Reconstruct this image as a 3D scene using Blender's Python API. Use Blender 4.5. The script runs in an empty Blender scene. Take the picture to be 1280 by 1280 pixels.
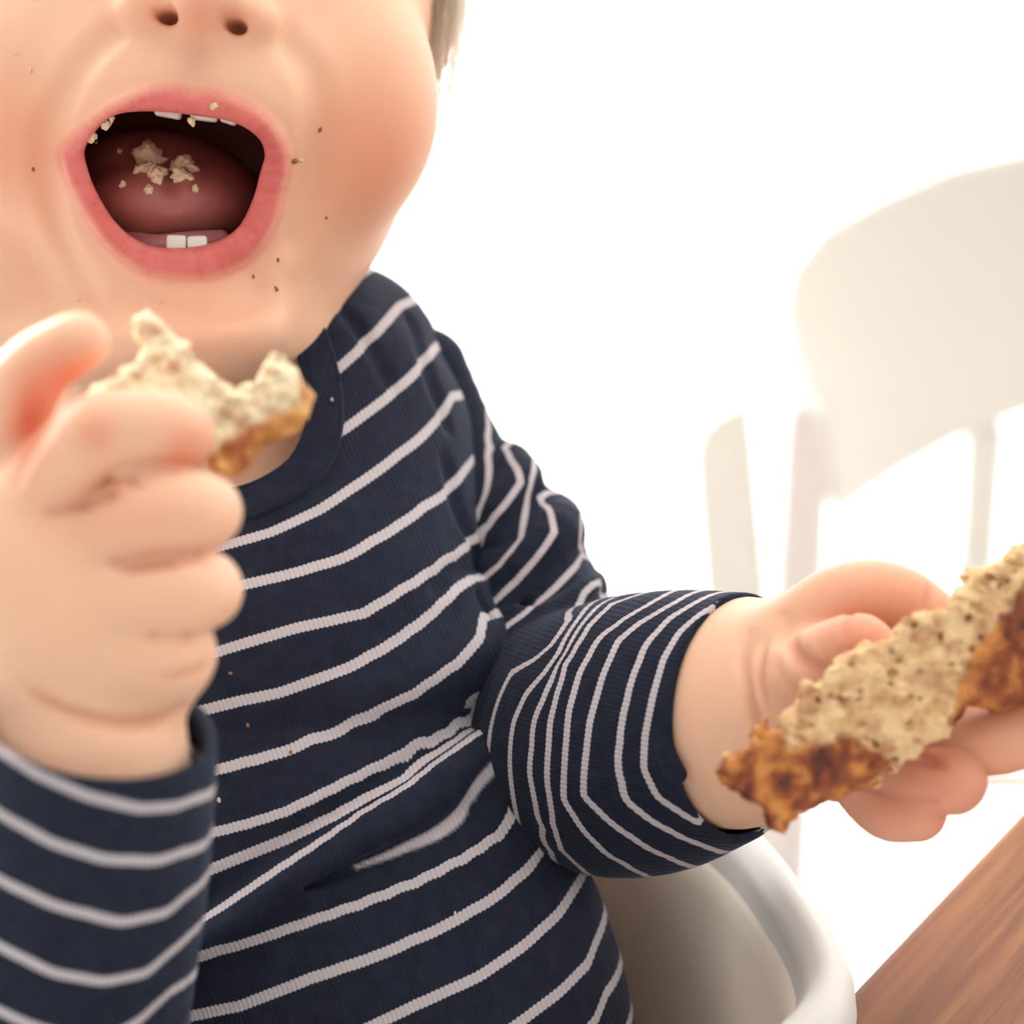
import bpy, math, time, random
import numpy as np
from mathutils import Vector, Matrix
T0 = time.time()
HS = 1.0                      # mesh fineness
f32 = np.float32
K = 0.45 / 1280.0            # view tangent per pixel (80 mm lens, 36 mm sensor)
PITCH = math.radians(22.0)
CAMZ = 1.05
C = bpy.context.scene.collection

# ------------------------------------------------------------------ frames
# The child is modelled in centimetres in a frame x right, y away, z up that is
# tilted with the view, then carried into the room (metres) by to_world().
def Q(px, py, D):
    return np.array([(px - 640) * D * K, D, (640 - py) * D * K])
def R(rpx, D): return rpx * D * K
cp, sp = math.cos(PITCH), math.sin(PITCH)
def to_world(P):
    P = np.asarray(P, dtype=float) * 0.01
    x, y, z = P[..., 0], P[..., 1], P[..., 2]
    return np.stack([x, y * cp + z * sp, -y * sp + z * cp + CAMZ], axis=-1)
def from_world(W):
    W = np.asarray(W, dtype=float)
    x, y, z = W[..., 0], W[..., 1], W[..., 2] - CAMZ
    return np.stack([x, y * cp - z * sp, y * sp + z * cp], axis=-1) * 100
def on_plane(px, py, zw):
    d = to_world(Q(px, py, 100.0)) - np.array([0, 0, CAMZ])
    t = (zw - CAMZ) / d[2]
    return np.array([0, 0, CAMZ]) + d * t

# ------------------------------------------------------------------ noise
def _h(ix, iy, iz, s):
    n = (ix * 374761393 + iy * 668265263 + iz * 2147483647 + s * 1274126177) & 0xFFFFFFFF
    n = ((n ^ (n >> 13)) * 1274126177) & 0xFFFFFFFF
    n = ((n ^ (n >> 16)) * 2246822519) & 0xFFFFFFFF
    return ((n ^ (n >> 15)) & 0xFFFFFF).astype(np.float32) / 16777215.0
def vnoise(P, s=0):
    F = np.floor(P).astype(np.int64); t = (P - F).astype(f32); t = t * t * (3 - 2 * t)
    r = 0
    for a in (0, 1):
        wx = t[:, 0] if a else 1 - t[:, 0]
        for b in (0, 1):
            wy = t[:, 1] if b else 1 - t[:, 1]
            for c in (0, 1):
                wz = t[:, 2] if c else 1 - t[:, 2]
                r = r + wx * wy * wz * _h(F[:, 0] + a, F[:, 1] + b, F[:, 2] + c, s)
    return r * 2 - 1
def fbm(P, o=3, s=0):
    r, a = 0, 1.0
    for i in range(o):
        r = r + a * vnoise(P * (2.03 ** i), s + i); a *= 0.5
    return r
def worley(P, s=0):
    F = np.floor(P).astype(np.int64); best = np.full(len(P), 9.0, f32)
    for a in (-1, 0, 1):
        for b in (-1, 0, 1):
            for c in (-1, 0, 1):
                x, y, z = F[:, 0] + a, F[:, 1] + b, F[:, 2] + c
                d = (x + _h(x, y, z, s) - P[:, 0]) ** 2 + (y + _h(x, y, z, s + 1) - P[:, 1]) ** 2 + (z + _h(x, y, z, s + 2) - P[:, 2]) ** 2
                best = np.minimum(best, d.astype(f32))
    return np.sqrt(best)

# ------------------------------------------------------------------ distance fields
def smin(a, b, k):
    if k <= 0: return np.minimum(a, b)
    h = np.maximum(k - np.abs(a - b), 0) / k
    return np.minimum(a, b) - h * h * k * 0.25
def smax(a, b, k): return -smin(-a, -b, k)
def catmull(pts, n):
    P = np.array(pts, float); out = []
    E = np.vstack([2 * P[0] - P[1], P, 2 * P[-1] - P[-2]])
    for i in range(1, len(E) - 2):
        for j in range(n):
            t = j / n
            out.append(0.5 * ((2 * E[i]) + (-E[i - 1] + E[i + 1]) * t + (2 * E[i - 1] - 5 * E[i] + 4 * E[i + 1] - E[i + 2]) * t * t
                              + (-E[i - 1] + 3 * E[i] - 3 * E[i + 1] + E[i + 2]) * t ** 3))
    out.append(P[-1]); return np.array(out)
class Prim:
    def __init__(s, fn, c, r): s.fn, s.c, s.r = fn, np.array(c, float), r
def ell(c, rad, yaw=0, roll=0):
    c = np.array(c, float); rad = np.array(rad, float)
    M = np.array(Matrix.Rotation(roll, 3, 'Y') @ Matrix.Rotation(yaw, 3, 'Z'))
    def fn(P):
        p = ((P - c) @ M).astype(f32)
        k0 = np.sqrt(((p / rad) ** 2).sum(1)); k1 = np.sqrt(((p / rad ** 2) ** 2).sum(1)) + 1e-6
        return (k0 * (k0 - 1) / k1).astype(f32)
    return Prim(fn, c, rad.max())
def ellp(px, py, D, rx, rz, ry, yaw=0, roll=0):      # rx, rz in pixels at D, ry in cm
    return ell(Q(px, py, D), (R(rx, D), ry, R(rz, D)), yaw, roll)
def tube3(pts, rad, n=3, ysc=1.0):
    A = np.hstack([np.array(pts, float), np.array(rad, float)[:, None]])
    S = catmull(A, n) if len(A) > 2 else A
    c = S[:, :3].mean(0); r = (np.linalg.norm(S[:, :3] - c, axis=1) + S[:, 3]).max()
    def fn(P):
        P = P.astype(f32); best = None
        for i in range(len(S) - 1):
            a, b = S[i, :3].astype(f32).copy(), S[i + 1, :3].astype(f32).copy()
            ba = b - a; pa = P - a
            if ysc != 1: ba = ba * np.array([1, 1 / ysc, 1], f32); pa = pa * np.array([1, 1 / ysc, 1], f32)
            t = np.clip((pa @ ba) / max((ba @ ba), 1e-9), 0, 1)
            q = pa - t[:, None] * ba
            d = np.sqrt((q * q).sum(1)) - (S[i, 3] + (S[i + 1, 3] - S[i, 3]) * t)
            best = d if best is None else np.minimum(best, d)
        return (best * (ysc if ysc < 1 else 1)).astype(f32)
    return Prim(fn, c, r * 1.05)
def tube(pts, n=3, ysc=1.0):                          # [(px, py, D, radius_px)]
    return tube3([Q(p[0], p[1], p[2]) for p in pts], [R(p[3], p[2]) for p in pts], n, ysc)
def comp(prims, k):
    c = np.mean([p.c for p in prims], 0); r = max(np.linalg.norm(p.c - c) + p.r for p in prims)
    def fn(P):
        d = prims[0].fn(P)
        for p in prims[1:]: d = smin(d, p.fn(P), k)
        return d
    return Prim(fn, c, r)
def poly2(px, py, V):
    V = np.array(V, f32); n = len(V); d = np.full(len(px), 1e18, f32); s = np.ones(len(px), f32)
    for i in range(n):
        a, b = V[i], V[i - 1]; ex, ey = b[0] - a[0], b[1] - a[1]; wx, wy = px - a[0], py - a[1]
        t = np.clip((wx * ex + wy * ey) / (ex * ex + ey * ey + 1e-9), 0, 1)
        d = np.minimum(d, (wx - ex * t) ** 2 + (wy - ey * t) ** 2)
        c1, c2, c3 = py >= a[1], py < b[1], ex * wy > ey * wx
        s = np.where((c1 & c2 & c3) | (~c1 & ~c2 & ~c3), -s, s)
    return s * np.sqrt(d)
def closed(pts, n=4):
    P = np.array(list(pts) + [pts[0], pts[1], pts[2]], float)
    return catmull(P, n)[n:-1 - n][: n * len(pts)]
def topx(P):
    P = np.asarray(P); return P[:, 0] / (P[:, 1] * K) + 640, 640 - P[:, 2] / (P[:, 1] * K)
class Model:
    def __init__(s): s.ops = []
    def u(s, p, k=0.5): s.ops.append(('u', p, k)); return s
    def s(s, p, k=0.3): s.ops.append(('s', p, k)); return s
    def x(s, fn): s.ops.append(('x', fn, 0)); return s            # fn(P, d) -> d
    def __call__(s, P, c=None, r=0):
        P = np.asarray(P, f32); d = np.full(len(P), 50.0, f32)
        for kind, p, k in s.ops:
            if kind == 'x': d = p(P, d); continue
            if c is not None and np.linalg.norm(p.c - c) > p.r * 1.15 + r + k + 1.6: continue
            v = p.fn(P)
            d = smin(d, v, k) if kind == 'u' else smax(d, -v, k)
        return d
def march(m, px, py, d0=40, d1=90, step=0.25):
    """depth of the first surface point of m on the sight line"""
    Ds = np.arange(d0, d1, step); u = Q(px, py, 1.0)
    v = m(Ds[:, None] * u[None, :])
    w = np.where(v < 0)[0]
    if len(w) == 0: return float(Ds[int(np.argmin(v))])
    i = max(w[0], 1); a, b = v[i - 1], v[i]
    return float(Ds[i - 1] + step * a / (a - b + 1e-9))
def surf(m, px, py, **kw): return Q(px, py, march(m, px, py, **kw))

def polygonise(m, lo, hi, h, B=8):
    h = h * HS
    lo = np.array(lo, float); hi = np.array(hi, float)
    nb = np.ceil((hi - lo) / (h * B)).astype(int); n = nb * B + 1
    g = [lo[i] + (np.arange(nb[i]) + 0.5) * B * h for i in range(3)]
    G = np.stack(np.meshgrid(*g, indexing='ij'), -1).reshape(-1, 3)
    v = np.concatenate([m(G[i:i + 200000]) for i in range(0, len(G), 200000)])
    vb = v.reshape(nb)
    vol = np.empty(tuple(n), f32)
    big = np.repeat(np.repeat(np.repeat(np.where(vb < 0, -9, 9).astype(f32), B, 0), B, 1), B, 2)
    vol[:-1, :-1, :-1] = big; vol[-1] = 9; vol[:, -1] = 9; vol[:, :, -1] = 9
    keep = np.abs(vb) < h * B * 0.87 * 1.5 + 0.12
    S = 4; r = np.arange(B + 1)
    off = np.stack(np.meshgrid(r, r, r, indexing='ij'), -1).reshape(-1, 3)
    K3 = np.argwhere(keep)
    if len(K3) == 0: return np.zeros((0, 3)), np.zeros((0, 4), int)
    key = (K3 // S) @ np.array([1, 1000, 1000000])
    for kk in np.unique(key):
        bl = K3[key == kk]
        I = (bl[:, None, :] * B + off[None]).reshape(-1, 3)
        P = lo + I * h
        c = (P.min(0) + P.max(0)) / 2; rr = np.linalg.norm(P.max(0) - P.min(0)) / 2
        vol[I[:, 0], I[:, 1], I[:, 2]] = m(P, c, rr)
    ins = vol < 0
    cnt = np.zeros(tuple(n - 1), np.int8)
    for a in (0, 1):
        for b in (0, 1):
            for c in (0, 1):
                cnt += ins[a:n[0] - 1 + a, b:n[1] - 1 + b, c:n[2] - 1 + c]
    act = np.argwhere((cnt > 0) & (cnt < 8))
    idx = np.full(tuple(n - 1), -1, np.int32); idx[act[:, 0], act[:, 1], act[:, 2]] = np.arange(len(act))
    acc = np.zeros((len(act), 3)); num = np.zeros(len(act))
    for ax in range(3):
        o1, o2 = [i for i in range(3) if i != ax]
        for a in (0, 1):
            for b in (0, 1):
                s = act.copy(); s[:, o1] += a; s[:, o2] += b
                e = s.copy(); e[:, ax] += 1
                va = vol[s[:, 0], s[:, 1], s[:, 2]]; ve = vol[e[:, 0], e[:, 1], e[:, 2]]
                mk = (va < 0) != (ve < 0)
                t = np.where(mk, va / (va - ve + 1e-12), 0)
                pt = s.astype(float); pt[:, ax] += t
                acc[mk] += pt[mk]; num[mk] += 1
    V = lo + acc / num[:, None] * h
    F = []
    for ax in range(3):
        o1, o2 = [(1, 2), (2, 0), (0, 1)][ax]
        sl0 = [slice(1, -1)] * 3; sl0[ax] = slice(0, -1)
        sl1 = [slice(1, -1)] * 3; sl1[ax] = slice(1, None)
        A, Bv = ins[tuple(sl0)], ins[tuple(sl1)]
        for flip in (0, 1):
            E = np.argwhere((A & ~Bv) if not flip else (~A & Bv))
            if len(E) == 0: continue
            E[:, o1] += 1; E[:, o2] += 1
            def cell(a, b):
                q = E.copy(); q[:, o1] -= a; q[:, o2] -= b
                return idx[q[:, 0], q[:, 1], q[:, 2]]
            q = np.stack([cell(1, 1), cell(0, 1), cell(0, 0), cell(1, 0)], 1)
            if flip: q = q[:, ::-1]
            F.append(q)
    F = np.concatenate(F); F = F[(F >= 0).all(1)]
    # pull the vertices onto the zero level
    e = h * 0.5
    key = np.floor((V - lo) / (h * 32)).astype(int) @ np.array([1, 1000, 1000000])
    order = np.argsort(key, kind='stable'); cuts = np.flatnonzero(np.diff(key[order])) + 1
    for grp in np.split(order, cuts):
        v0 = V[grp]; c = (v0.min(0) + v0.max(0)) / 2; rr = np.linalg.norm(v0.max(0) - v0.min(0)) / 2
        d = m(v0, c, rr)
        g = np.stack([m(v0 + np.eye(3)[a] * e, c, rr) - d for a in range(3)], 1) / e
        V[grp] = v0 - np.clip(d / np.maximum((g * g).sum(1), 0.25), -h, h)[:, None] * g * 0.9
    used = np.unique(F); mp = np.full(len(V), -1); mp[used] = np.arange(len(used))
    return V[used], mp[F]

def mesh_obj(name, V, F, mat, parent=None, smooth=True, origin=None, world=True):
    """V in the tilted cm frame (or metres when world=False)"""
    W = to_world(V) if world else np.asarray(V, float)
    if origin is None: origin = np.array([0, 0, 0.0]) if parent is not None else (W.min(0) + W.max(0)) / 2
    if parent is not None and origin is not None: origin = np.array(parent_world(parent))
    me = bpy.data.meshes.new(name)
    Wl = (W - origin).astype(f32)
    if isinstance(F, np.ndarray) and F.ndim == 2:
        k = F.shape[1]
        me.vertices.add(len(Wl)); me.vertices.foreach_set('co', Wl.ravel())
        me.loops.add(F.size); me.loops.foreach_set('vertex_index', F.astype(np.int32).ravel())
        me.polygons.add(len(F)); me.polygons.foreach_set('loop_start', np.arange(0, F.size, k, dtype=np.int32))
        me.polygons.foreach_set('loop_total', np.full(len(F), k, np.int32))
        me.update(calc_edges=True); me.validate()
    else:
        me.from_pydata([tuple(v) for v in Wl], [], [tuple(int(i) for i in f) for f in F]); me.update()
    if smooth: me.polygons.foreach_set('use_smooth', np.ones(len(me.polygons), bool))
    if mat is not None: me.materials.append(mat)
    o = bpy.data.objects.new(name, me); C.objects.link(o)
    if parent is not None: o.parent = parent
    else: o.location = origin
    return o
def parent_world(p):
    v = Vector((0, 0, 0)); q = p
    while q is not None: v = v + q.location; q = q.parent
    return v
def attr(o, name, val):
    a = o.data.attributes.new(name, 'FLOAT_COLOR' if np.ndim(val) == 2 else 'FLOAT', 'POINT')
    if np.ndim(val) == 2:
        c = np.ones((len(val), 4), f32); c[:, :3] = val; a.data.foreach_set('color', c.ravel())
    else: a.data.foreach_set('value', np.asarray(val, f32))
def tag(o, label=None, cat=None, group=None, kind=None):
    for k, v in (('label', label), ('category', cat), ('group', group), ('kind', kind)):
        if v: o[k] = v
    return o
def empty(name, loc):
    o = bpy.data.objects.new(name, None); C.objects.link(o); o.location = loc; o.empty_display_size = 0.02; return o

# ------------------------------------------------------------------ materials
def mat(name, col=(0.8, 0.8, 0.8), rough=0.5, **kw):
    m = bpy.data.materials.new(name); m.use_nodes = True
    b = m.node_tree.nodes['Principled BSDF']
    b.inputs['Base Color'].default_value = (*col, 1); b.inputs['Roughness'].default_value = rough
    for k, v in kw.items(): b.inputs[k.replace('_', ' ')].default_value = v
    return m, m.node_tree, b
def nn(nt, t, **kw):
    n = nt.nodes.new(t)
    for k, v in kw.items():
        if k.startswith('i_'): n.inputs[k[2:].replace('_', ' ')].default_value = v
        else: setattr(n, k, v)
    return n
def mth(nt, op, a, b=None, c=None, clamp=False):
    n = nt.nodes.new('ShaderNodeMath'); n.operation = op; n.use_clamp = clamp
    for i, v in enumerate((a, b, c)):
        if v is None: continue
        if hasattr(v, 'links') or hasattr(v, 'is_linked'): nt.links.new(v, n.inputs[i])
        else: n.inputs[i].default_value = v
    return n.outputs[0]
def mixc(nt, f, a, b):
    n = nt.nodes.new('ShaderNodeMix'); n.data_type = 'RGBA'
    for i, v in ((0, f), (6, a), (7, b)):
        if hasattr(v, 'is_linked'): nt.links.new(v, n.inputs[i])
        elif i == 0: n.inputs[0].default_value = v
        else: n.inputs[i].default_value = (*v, 1)
    return n.outputs[2]
def bump(nt, b, h, strength=0.3, dist=0.001):
    n = nn(nt, 'ShaderNodeBump'); n.inputs['Strength'].default_value = strength; n.inputs['Distance'].default_value = dist
    nt.links.new(h, n.inputs['Height']); nt.links.new(n.outputs[0], b.inputs['Normal'])
def noise(nt, scale, detail=3, vec=None, rough=0.5):
    n = nn(nt, 'ShaderNodeTexNoise'); n.inputs['Scale'].default_value = scale; n.inputs['Detail'].default_value = detail
    n.inputs['Roughness'].default_value = rough
    if vec is not None: nt.links.new(vec, n.inputs['Vector'])
    return n
def objco(nt): return nn(nt, 'ShaderNodeTexCoord').outputs['Object']

def skin_material():
    m, nt, b = mat('skin', rough=0.42)
    a = nn(nt, 'ShaderNodeAttribute', attribute_name='tint')
    co = objco(nt)
    n1 = noise(nt, 45, 4, co)
    f = mth(nt, 'MULTIPLY_ADD', n1.outputs[0], 0.30, -0.05, clamp=True)
    c = mixc(nt, f, a.outputs['Color'], (0.86, 0.42, 0.28))
    nt.links.new(c, b.inputs['Base Color'])
    g = nn(nt, 'ShaderNodeAttribute', attribute_name='gloss')
    nt.links.new(g.outputs['Fac'], b.inputs['Roughness'])
    b.inputs['Subsurface Weight'].default_value = 0.35
    b.inputs['Subsurface Radius'].default_value = (1.0, 0.35, 0.2)
    b.inputs['Subsurface Scale'].default_value = 0.004
    b.inputs['Specular IOR Level'].default_value = 0.35
    n2 = noise(nt, 1400, 2, co); bump(nt, b, n2.outputs[0], 0.12, 0.0003)
    return m
def shirt_material(name, stripes=True):
    m, nt, b = mat(name, rough=0.85)
    b.inputs['Specular IOR Level'].default_value = 0.15
    b.inputs['Sheen Weight'].default_value = 0.12; b.inputs['Sheen Roughness'].default_value = 0.4
    b.inputs['Sheen Tint'].default_value = (0.6, 0.7, 1, 1)
    co = objco(nt)
    nz = noise(nt, 900, 3, co); nz2 = noise(nt, 220, 4, co)
    navy = mixc(nt, mth(nt, 'MULTIPLY', nz2.outputs[0], 0.9), (0.007, 0.009, 0.020), (0.027, 0.034, 0.058))
    if stripes:
        st = nn(nt, 'ShaderNodeAttribute', attribute_name='stripe').outputs['Fac']
        wv = nn(nt, 'ShaderNodeAttribute', attribute_name='wale').outputs['Fac']
        saw = mth(nt, 'PINGPONG', wv, 0.5)
        fr = mth(nt, 'ABSOLUTE', mth(nt, 'SUBTRACT', mth(nt, 'FRACT', mth(nt, 'ADD', st, 0.5)), 0.5))
        hwid = nn(nt, 'ShaderNodeAttribute', attribute_name='halfwidth').outputs['Fac']
        edge = mth(nt, 'ADD', mth(nt, 'DIVIDE', fr, hwid), mth(nt, 'MULTIPLY', saw, 0.42))
        edge = mth(nt, 'ADD', edge, mth(nt, 'MULTIPLY', nz.outputs[0], 0.16))
        fac = mth(nt, 'DIVIDE', mth(nt, 'SUBTRACT', 1.22, edge), 0.2, clamp=True)
        fac = mth(nt, 'MAXIMUM', fac, nn(nt, 'ShaderNodeAttribute', attribute_name='line').outputs['Fac'])
        white = mixc(nt, mth(nt, 'MULTIPLY', saw, 1.0), (0.62, 0.56, 0.58), (0.46, 0.42, 0.45))
        col = mixc(nt, fac, navy, white)
        hgt = mth(nt, 'ADD', mth(nt, 'MULTIPLY', saw, -1.0), mth(nt, 'MULTIPLY', nz.outputs[0], 0.8))
    else:
        wv = nn(nt, 'ShaderNodeAttribute', attribute_name='wale').outputs['Fac']
        saw = mth(nt, 'PINGPONG', wv, 0.5)
        col = navy; hgt = mth(nt, 'ADD', mth(nt, 'MULTIPLY', saw, 1.5), mth(nt, 'MULTIPLY', nz.outputs[0], 0.7))
    nt.links.new(col, b.inputs['Base Color'])
    bump(nt, b, hgt, 0.5, 0.0005)
    return m
def bread_material():
    m, nt, b = mat('bread', rough=0.8)
    a = nn(nt, 'ShaderNodeAttribute', attribute_name='tint')
    co = objco(nt)
    n = noise(nt, 350, 4, co, 0.65)
    f = mth(nt, 'MULTIPLY_ADD', n.outputs[0], 1.6, -0.45, clamp=True)
    h = nn(nt, 'ShaderNodeHueSaturation'); h.inputs['Value'].default_value = 0.95; nt.links.new(a.outputs['Color'], h.inputs['Color'])
    c = mixc(nt, f, h.outputs[0], a.outputs['Color'])
    nt.links.new(c, b.inputs['Base Color'])
    g = nn(nt, 'ShaderNodeAttribute', attribute_name='gloss'); nt.links.new(g.outputs['Fac'], b.inputs['Roughness'])
    b.inputs['Subsurface Weight'].default_value = 0.15; b.inputs['Subsurface Scale'].default_value = 0.002
    n2 = noise(nt, 900, 4, co, 0.6); bump(nt, b, n2.outputs[0], 0.6, 0.0008)
    return m
def flat(name, col, rough=0.6, ns=60, amt=0.15, bs=0.1, bd=0.0005, **kw):
    m, nt, b = mat(name, col, rough, **kw)
    co = objco(nt); n = noise(nt, ns, 4, co)
    c = mixc(nt, mth(nt, 'MULTIPLY', n.outputs[0], amt), col, tuple(x * 0.7 for x in col))
    nt.links.new(c, b.inputs['Base Color'])
    if bs: bump(nt, b, n.outputs[0], bs, bd)
    return m
SKIN = skin_material()
SHIRT = shirt_material('striped_knit'); COLLAR = shirt_material('navy_rib', False)
BREAD = bread_material()
MOUTHM = flat('tongue_flesh', (0.46, 0.15, 0.13), 0.42, 300, 0.5, 0.3, 0.0006, Subsurface_Weight=0.2, Subsurface_Scale=0.002)
TOOTH = flat('tooth_enamel', (0.82, 0.78, 0.72), 0.2, 80, 0.1, 0)
HAIRM = flat('blond_hair', (0.92, 0.64, 0.37), 0.5, 200, 0.4, 0.0, Subsurface_Weight=0.7, Subsurface_Scale=0.03)
INNER_SHADE = flat('beige_inner_shade', (0.92, 0.80, 0.67), 0.7, 300, 0.15, 0.2)  # tone standing in for the shaded inside of the seat shell
PLASTIC = flat('white_plastic', (0.80, 0.77, 0.73), 0.38, 200, 0.05, 0.05)
CHAIRM = flat('white_paint', (0.84, 0.82, 0.76), 0.45, 20, 0.05, 0.0)
CHAIRM2 = flat('white_paint_pinkish', (0.82, 0.765, 0.745), 0.45, 20, 0.05, 0.0)
WALLM = flat('white_wall', (0.93, 0.93, 0.92), 0.9, 8, 0.03, 0.0)
FLOORM = flat('pale_floor', (0.90, 0.89, 0.87), 0.6, 4, 0.05, 0.0)

# ------------------------------------------------------------------ head
body = Model()
body.u(ellp(238, 112, 66.5, 288, 352, 7.0), 0)
body.u(ellp(250, -60, 68.0, 300, 300, 7.4), 1.5)
body.u(ellp(250, -200, 70.0, 290, 300, 8.2), 1.5)
body.u(ellp(452, 130, 63.8, 92, 130, 2.6), 1.6)      # cheeks
body.u(ellp(10, 120, 63.2, 110, 130, 2.6), 1.6)
body.u(ellp(240, 120, 61.2, 150, 90, 2.2), 1.5)      # muzzle above the lip
body.u(ellp(235, 412, 62.6, 118, 60, 2.0), 1.8)      # chin
body.u(ellp(300, 425, 66.0, 105, 52, 2.4), 1.6)       # double chin
body.u(ellp(120, 430, 65.0, 120, 46, 2.6), 1.4)
body.u(tube([(20, 330, 64.5, 60), (0, 420, 65, 60)]), 1.0)
face0 = Model(); face0.ops = list(body.ops)
# nasolabial folds
def onface(pts, off): return [(x, y, march(face0, x, y) + off, r) for x, y, r in pts]
body.s(tube(onface([(352, 40, 8), (392, 90, 11), (402, 150, 12), (398, 200, 11), (388, 260, 9), (372, 300, 6)], -0.05)), 0.75)
body.s(tube(onface([(140, 40, 8), (98, 80, 11), (72, 130, 12), (56, 170, 12), (58, 230, 9), (80, 310, 7), (112, 370, 5), (150, 400, 3)], -0.02)), 0.6)
# labiomental groove and philtrum
body.s(tube(onface([(150, 368, 3), (200, 384, 6), (240, 388, 7), (290, 380, 6), (325, 366, 2)], -0.03)), 0.9)
# lips
LOUT = closed([(75, 190), (108, 157), (150, 129), (190, 111), (217, 108), (240, 116), (262, 114), (300, 126), (330, 145), (350, 172), (360, 208),
               (352, 246), (340, 288), (314, 324), (272, 345), (228, 348), (182, 341), (148, 322), (122, 295), (100, 258), (85, 225)], 3)
LIN = closed([(105, 187), (118, 164), (145, 142), (195, 138), (240, 143), (290, 151), (322, 170), (332, 192), (326, 216), (318, 246), (300, 282), (266, 304),
              (212, 311), (172, 301), (142, 276), (118, 236), (108, 208)], 3)
MID = [(88, 192, 10), (112, 168, 12), (148, 137, 12), (190, 124, 13), (222, 125, 15), (245, 130, 13), (275, 134, 15), (312, 147, 13), (338, 172, 13), (346, 206, 14), (337, 244, 17),
       (318, 286, 20), (288, 315, 20), (240, 329, 21), (190, 325, 21), (152, 301, 20), (120, 262, 17), (97, 222, 13), (88, 192, 10)]
lips = tube(onface(MID, 0.06), 3)
body.u(lips, 0.28)
body.s(tube(onface([(243, 62, 9), (240, 85, 10), (238, 100, 8)], -0.12)), 0.5)
# nose
body.u(ellp(250, -22, 58.6, 52, 52, 1.6), 0.9)
body.u(ellp(182, 8, 59.6, 34, 31, 0.9), 0.5)
body.u(ellp(318, 26, 59.8, 31, 29, 0.9), 0.5)
body.u(tube([(245, -10, 57.6, 16), (243, 40, 59.4, 12)]), 0.5)
body.s(ellp(208, 17, 58.6, 17, 9, 1.5, roll=0.15), 0.18)
body.s(ellp(293, 28, 58.8, 15, 10, 1.5, roll=0.3), 0.18)
body.u(tube([(249, -50, 59.4, 16), (252, -120, 60.6, 18), (256, -195, 61.4, 20)]), 1.3)
body.u(tube([(95, -245, 62.6, 20), (160, -262, 61.4, 24), (230, -240, 61.4, 20)], 3), 1.4)      # brows
body.u(tube([(290, -235, 61.5, 20), (360, -250, 61.6, 24), (425, -220, 62.8, 20)], 3), 1.4)
EYES = []
for ex, ey in ((158, -178), (358, -165)):
    body.s(ellp(ex, ey, march(body, ex, ey) - 0.55, 58, 36, 0.9), 1.0)
    De = march(body, ex, ey); EYES.append((ex, ey, De + 0.72))
    body.u(tube([(ex - 50, ey + 6, De + 0.35, 9), (ex - 22, ey - 22, De - 0.15, 10), (ex + 22, ey - 22, De - 0.15, 10), (ex + 50, ey + 6, De + 0.35, 9)], 3), 0.35)
    body.u(tube([(ex - 48, ey + 6, De + 0.35, 8), (ex, ey + 24, De - 0.05, 8), (ex + 48, ey + 6, De + 0.35, 8)], 3), 0.35)
    body.s(ellp(ex, ey, De, 40, 17, 0.9), 0.2)
# mouth cavity: an opening with the lips' inner outline that widens behind them
def cav(P):
    x, y = topx(P); D = P[:, 1]
    g = np.clip((D - 61.2) * 0.45, -0.02, 0.75)
    d2 = poly2(x.astype(f32), y.astype(f32), LIN) * (61.0 * K) - g
    return smax(d2.astype(f32), (D - 66.2).astype(f32), 0.8)
def cavop(P, d):
    if P[:, 1].max() < 50 or P[:, 1].min() > 68: return d
    return smax(d, -cav(P), 0.10)
body.x(cavop)
# neck, chest and arms inside the clothes
body.u(tube([(250, 250, 72, 170), (240, 450, 71, 200), (280, 640, 70, 215), (350, 900, 68, 230), (420, 1280, 68, 250), (430, 1400, 68, 250)]), 1.2)
body.u(tube([(330, 560, 71, 130), (500, 560, 71.5, 70), (590, 690, 70.0, 80), (700, 900, 66.5, 95), (800, 905, 63.5, 105), (900, 893, 61.0, 142), (950, 886, 60.0, 138), (1000, 872, 59.0, 116)], 4), 0.8)
def crease(pts, k=0.3, off=0.0, d0=40):
    snap = Model(); snap.ops = list(body.ops)
    n = len(pts)
    t = tube([(x, y, march(snap, x, y, d0=d0) + off - (0.16 if i in (0, n - 1) else 0), r) for i, (x, y, r) in enumerate(pts)], 3)
    body.s(t, k); CREASES.append(t)
CREASES = []
# ---- the hand holding the big piece (right in the picture)
body.u(ellp(1035, 845, 58.8, 92, 100, 1.7, roll=0.25), 0.9)
body.u(ellp(1105, 795, 59.0, 80, 84, 1.5), 0.6)
body.u(tube([(985, 800, 58.4, 50), (1050, 756, 57.8, 50), (1110, 748, 57.6, 46), (1165, 778, 57.6, 40), (1230, 840, 57.8, 32)], 4), 0.5)     # index
body.u(tube([(990, 860, 57.6, 62), (1040, 815, 56.2, 40), (1078, 800, 55.6, 33), (1104, 826, 55.3, 29)], 4), 0.28)        # thumb
body.u(comp([
    tube([(1070, 840, 58.6, 45), (1130, 900, 57.6, 42), (1190, 920, 56.4, 46), (1250, 922, 55.6, 47), (1300, 905, 55.4, 42)], 4),
    tube([(1050, 880, 58.6, 45), (1090, 940, 57.2, 42), (1140, 974, 56.0, 42), (1192, 976, 55.4, 42)], 4),
    tube([(1030, 900, 58.6, 42), (1070, 970, 57.4, 38), (1108, 1012, 56.4, 38), (1146, 1015, 55.9, 38)], 4)], 0.03), 0.25)
crease([(1064, 756, 1), (1061, 772, 3), (1053, 794, 4)], 0.2)
crease([(1166, 722, 3), (1160, 745, 4), (1158, 765, 3)], 0.25)
crease([(934, 790, 2), (930, 820, 3), (934, 860, 4), (946, 905, 4), (962, 945, 3)], 0.3)
crease([(956, 800, 2.0), (951, 850, 3), (958, 890, 2)], 0.2)
crease([(1130, 930, 4), (1155, 946, 7), (1185, 958, 4)], 0.12)
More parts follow.
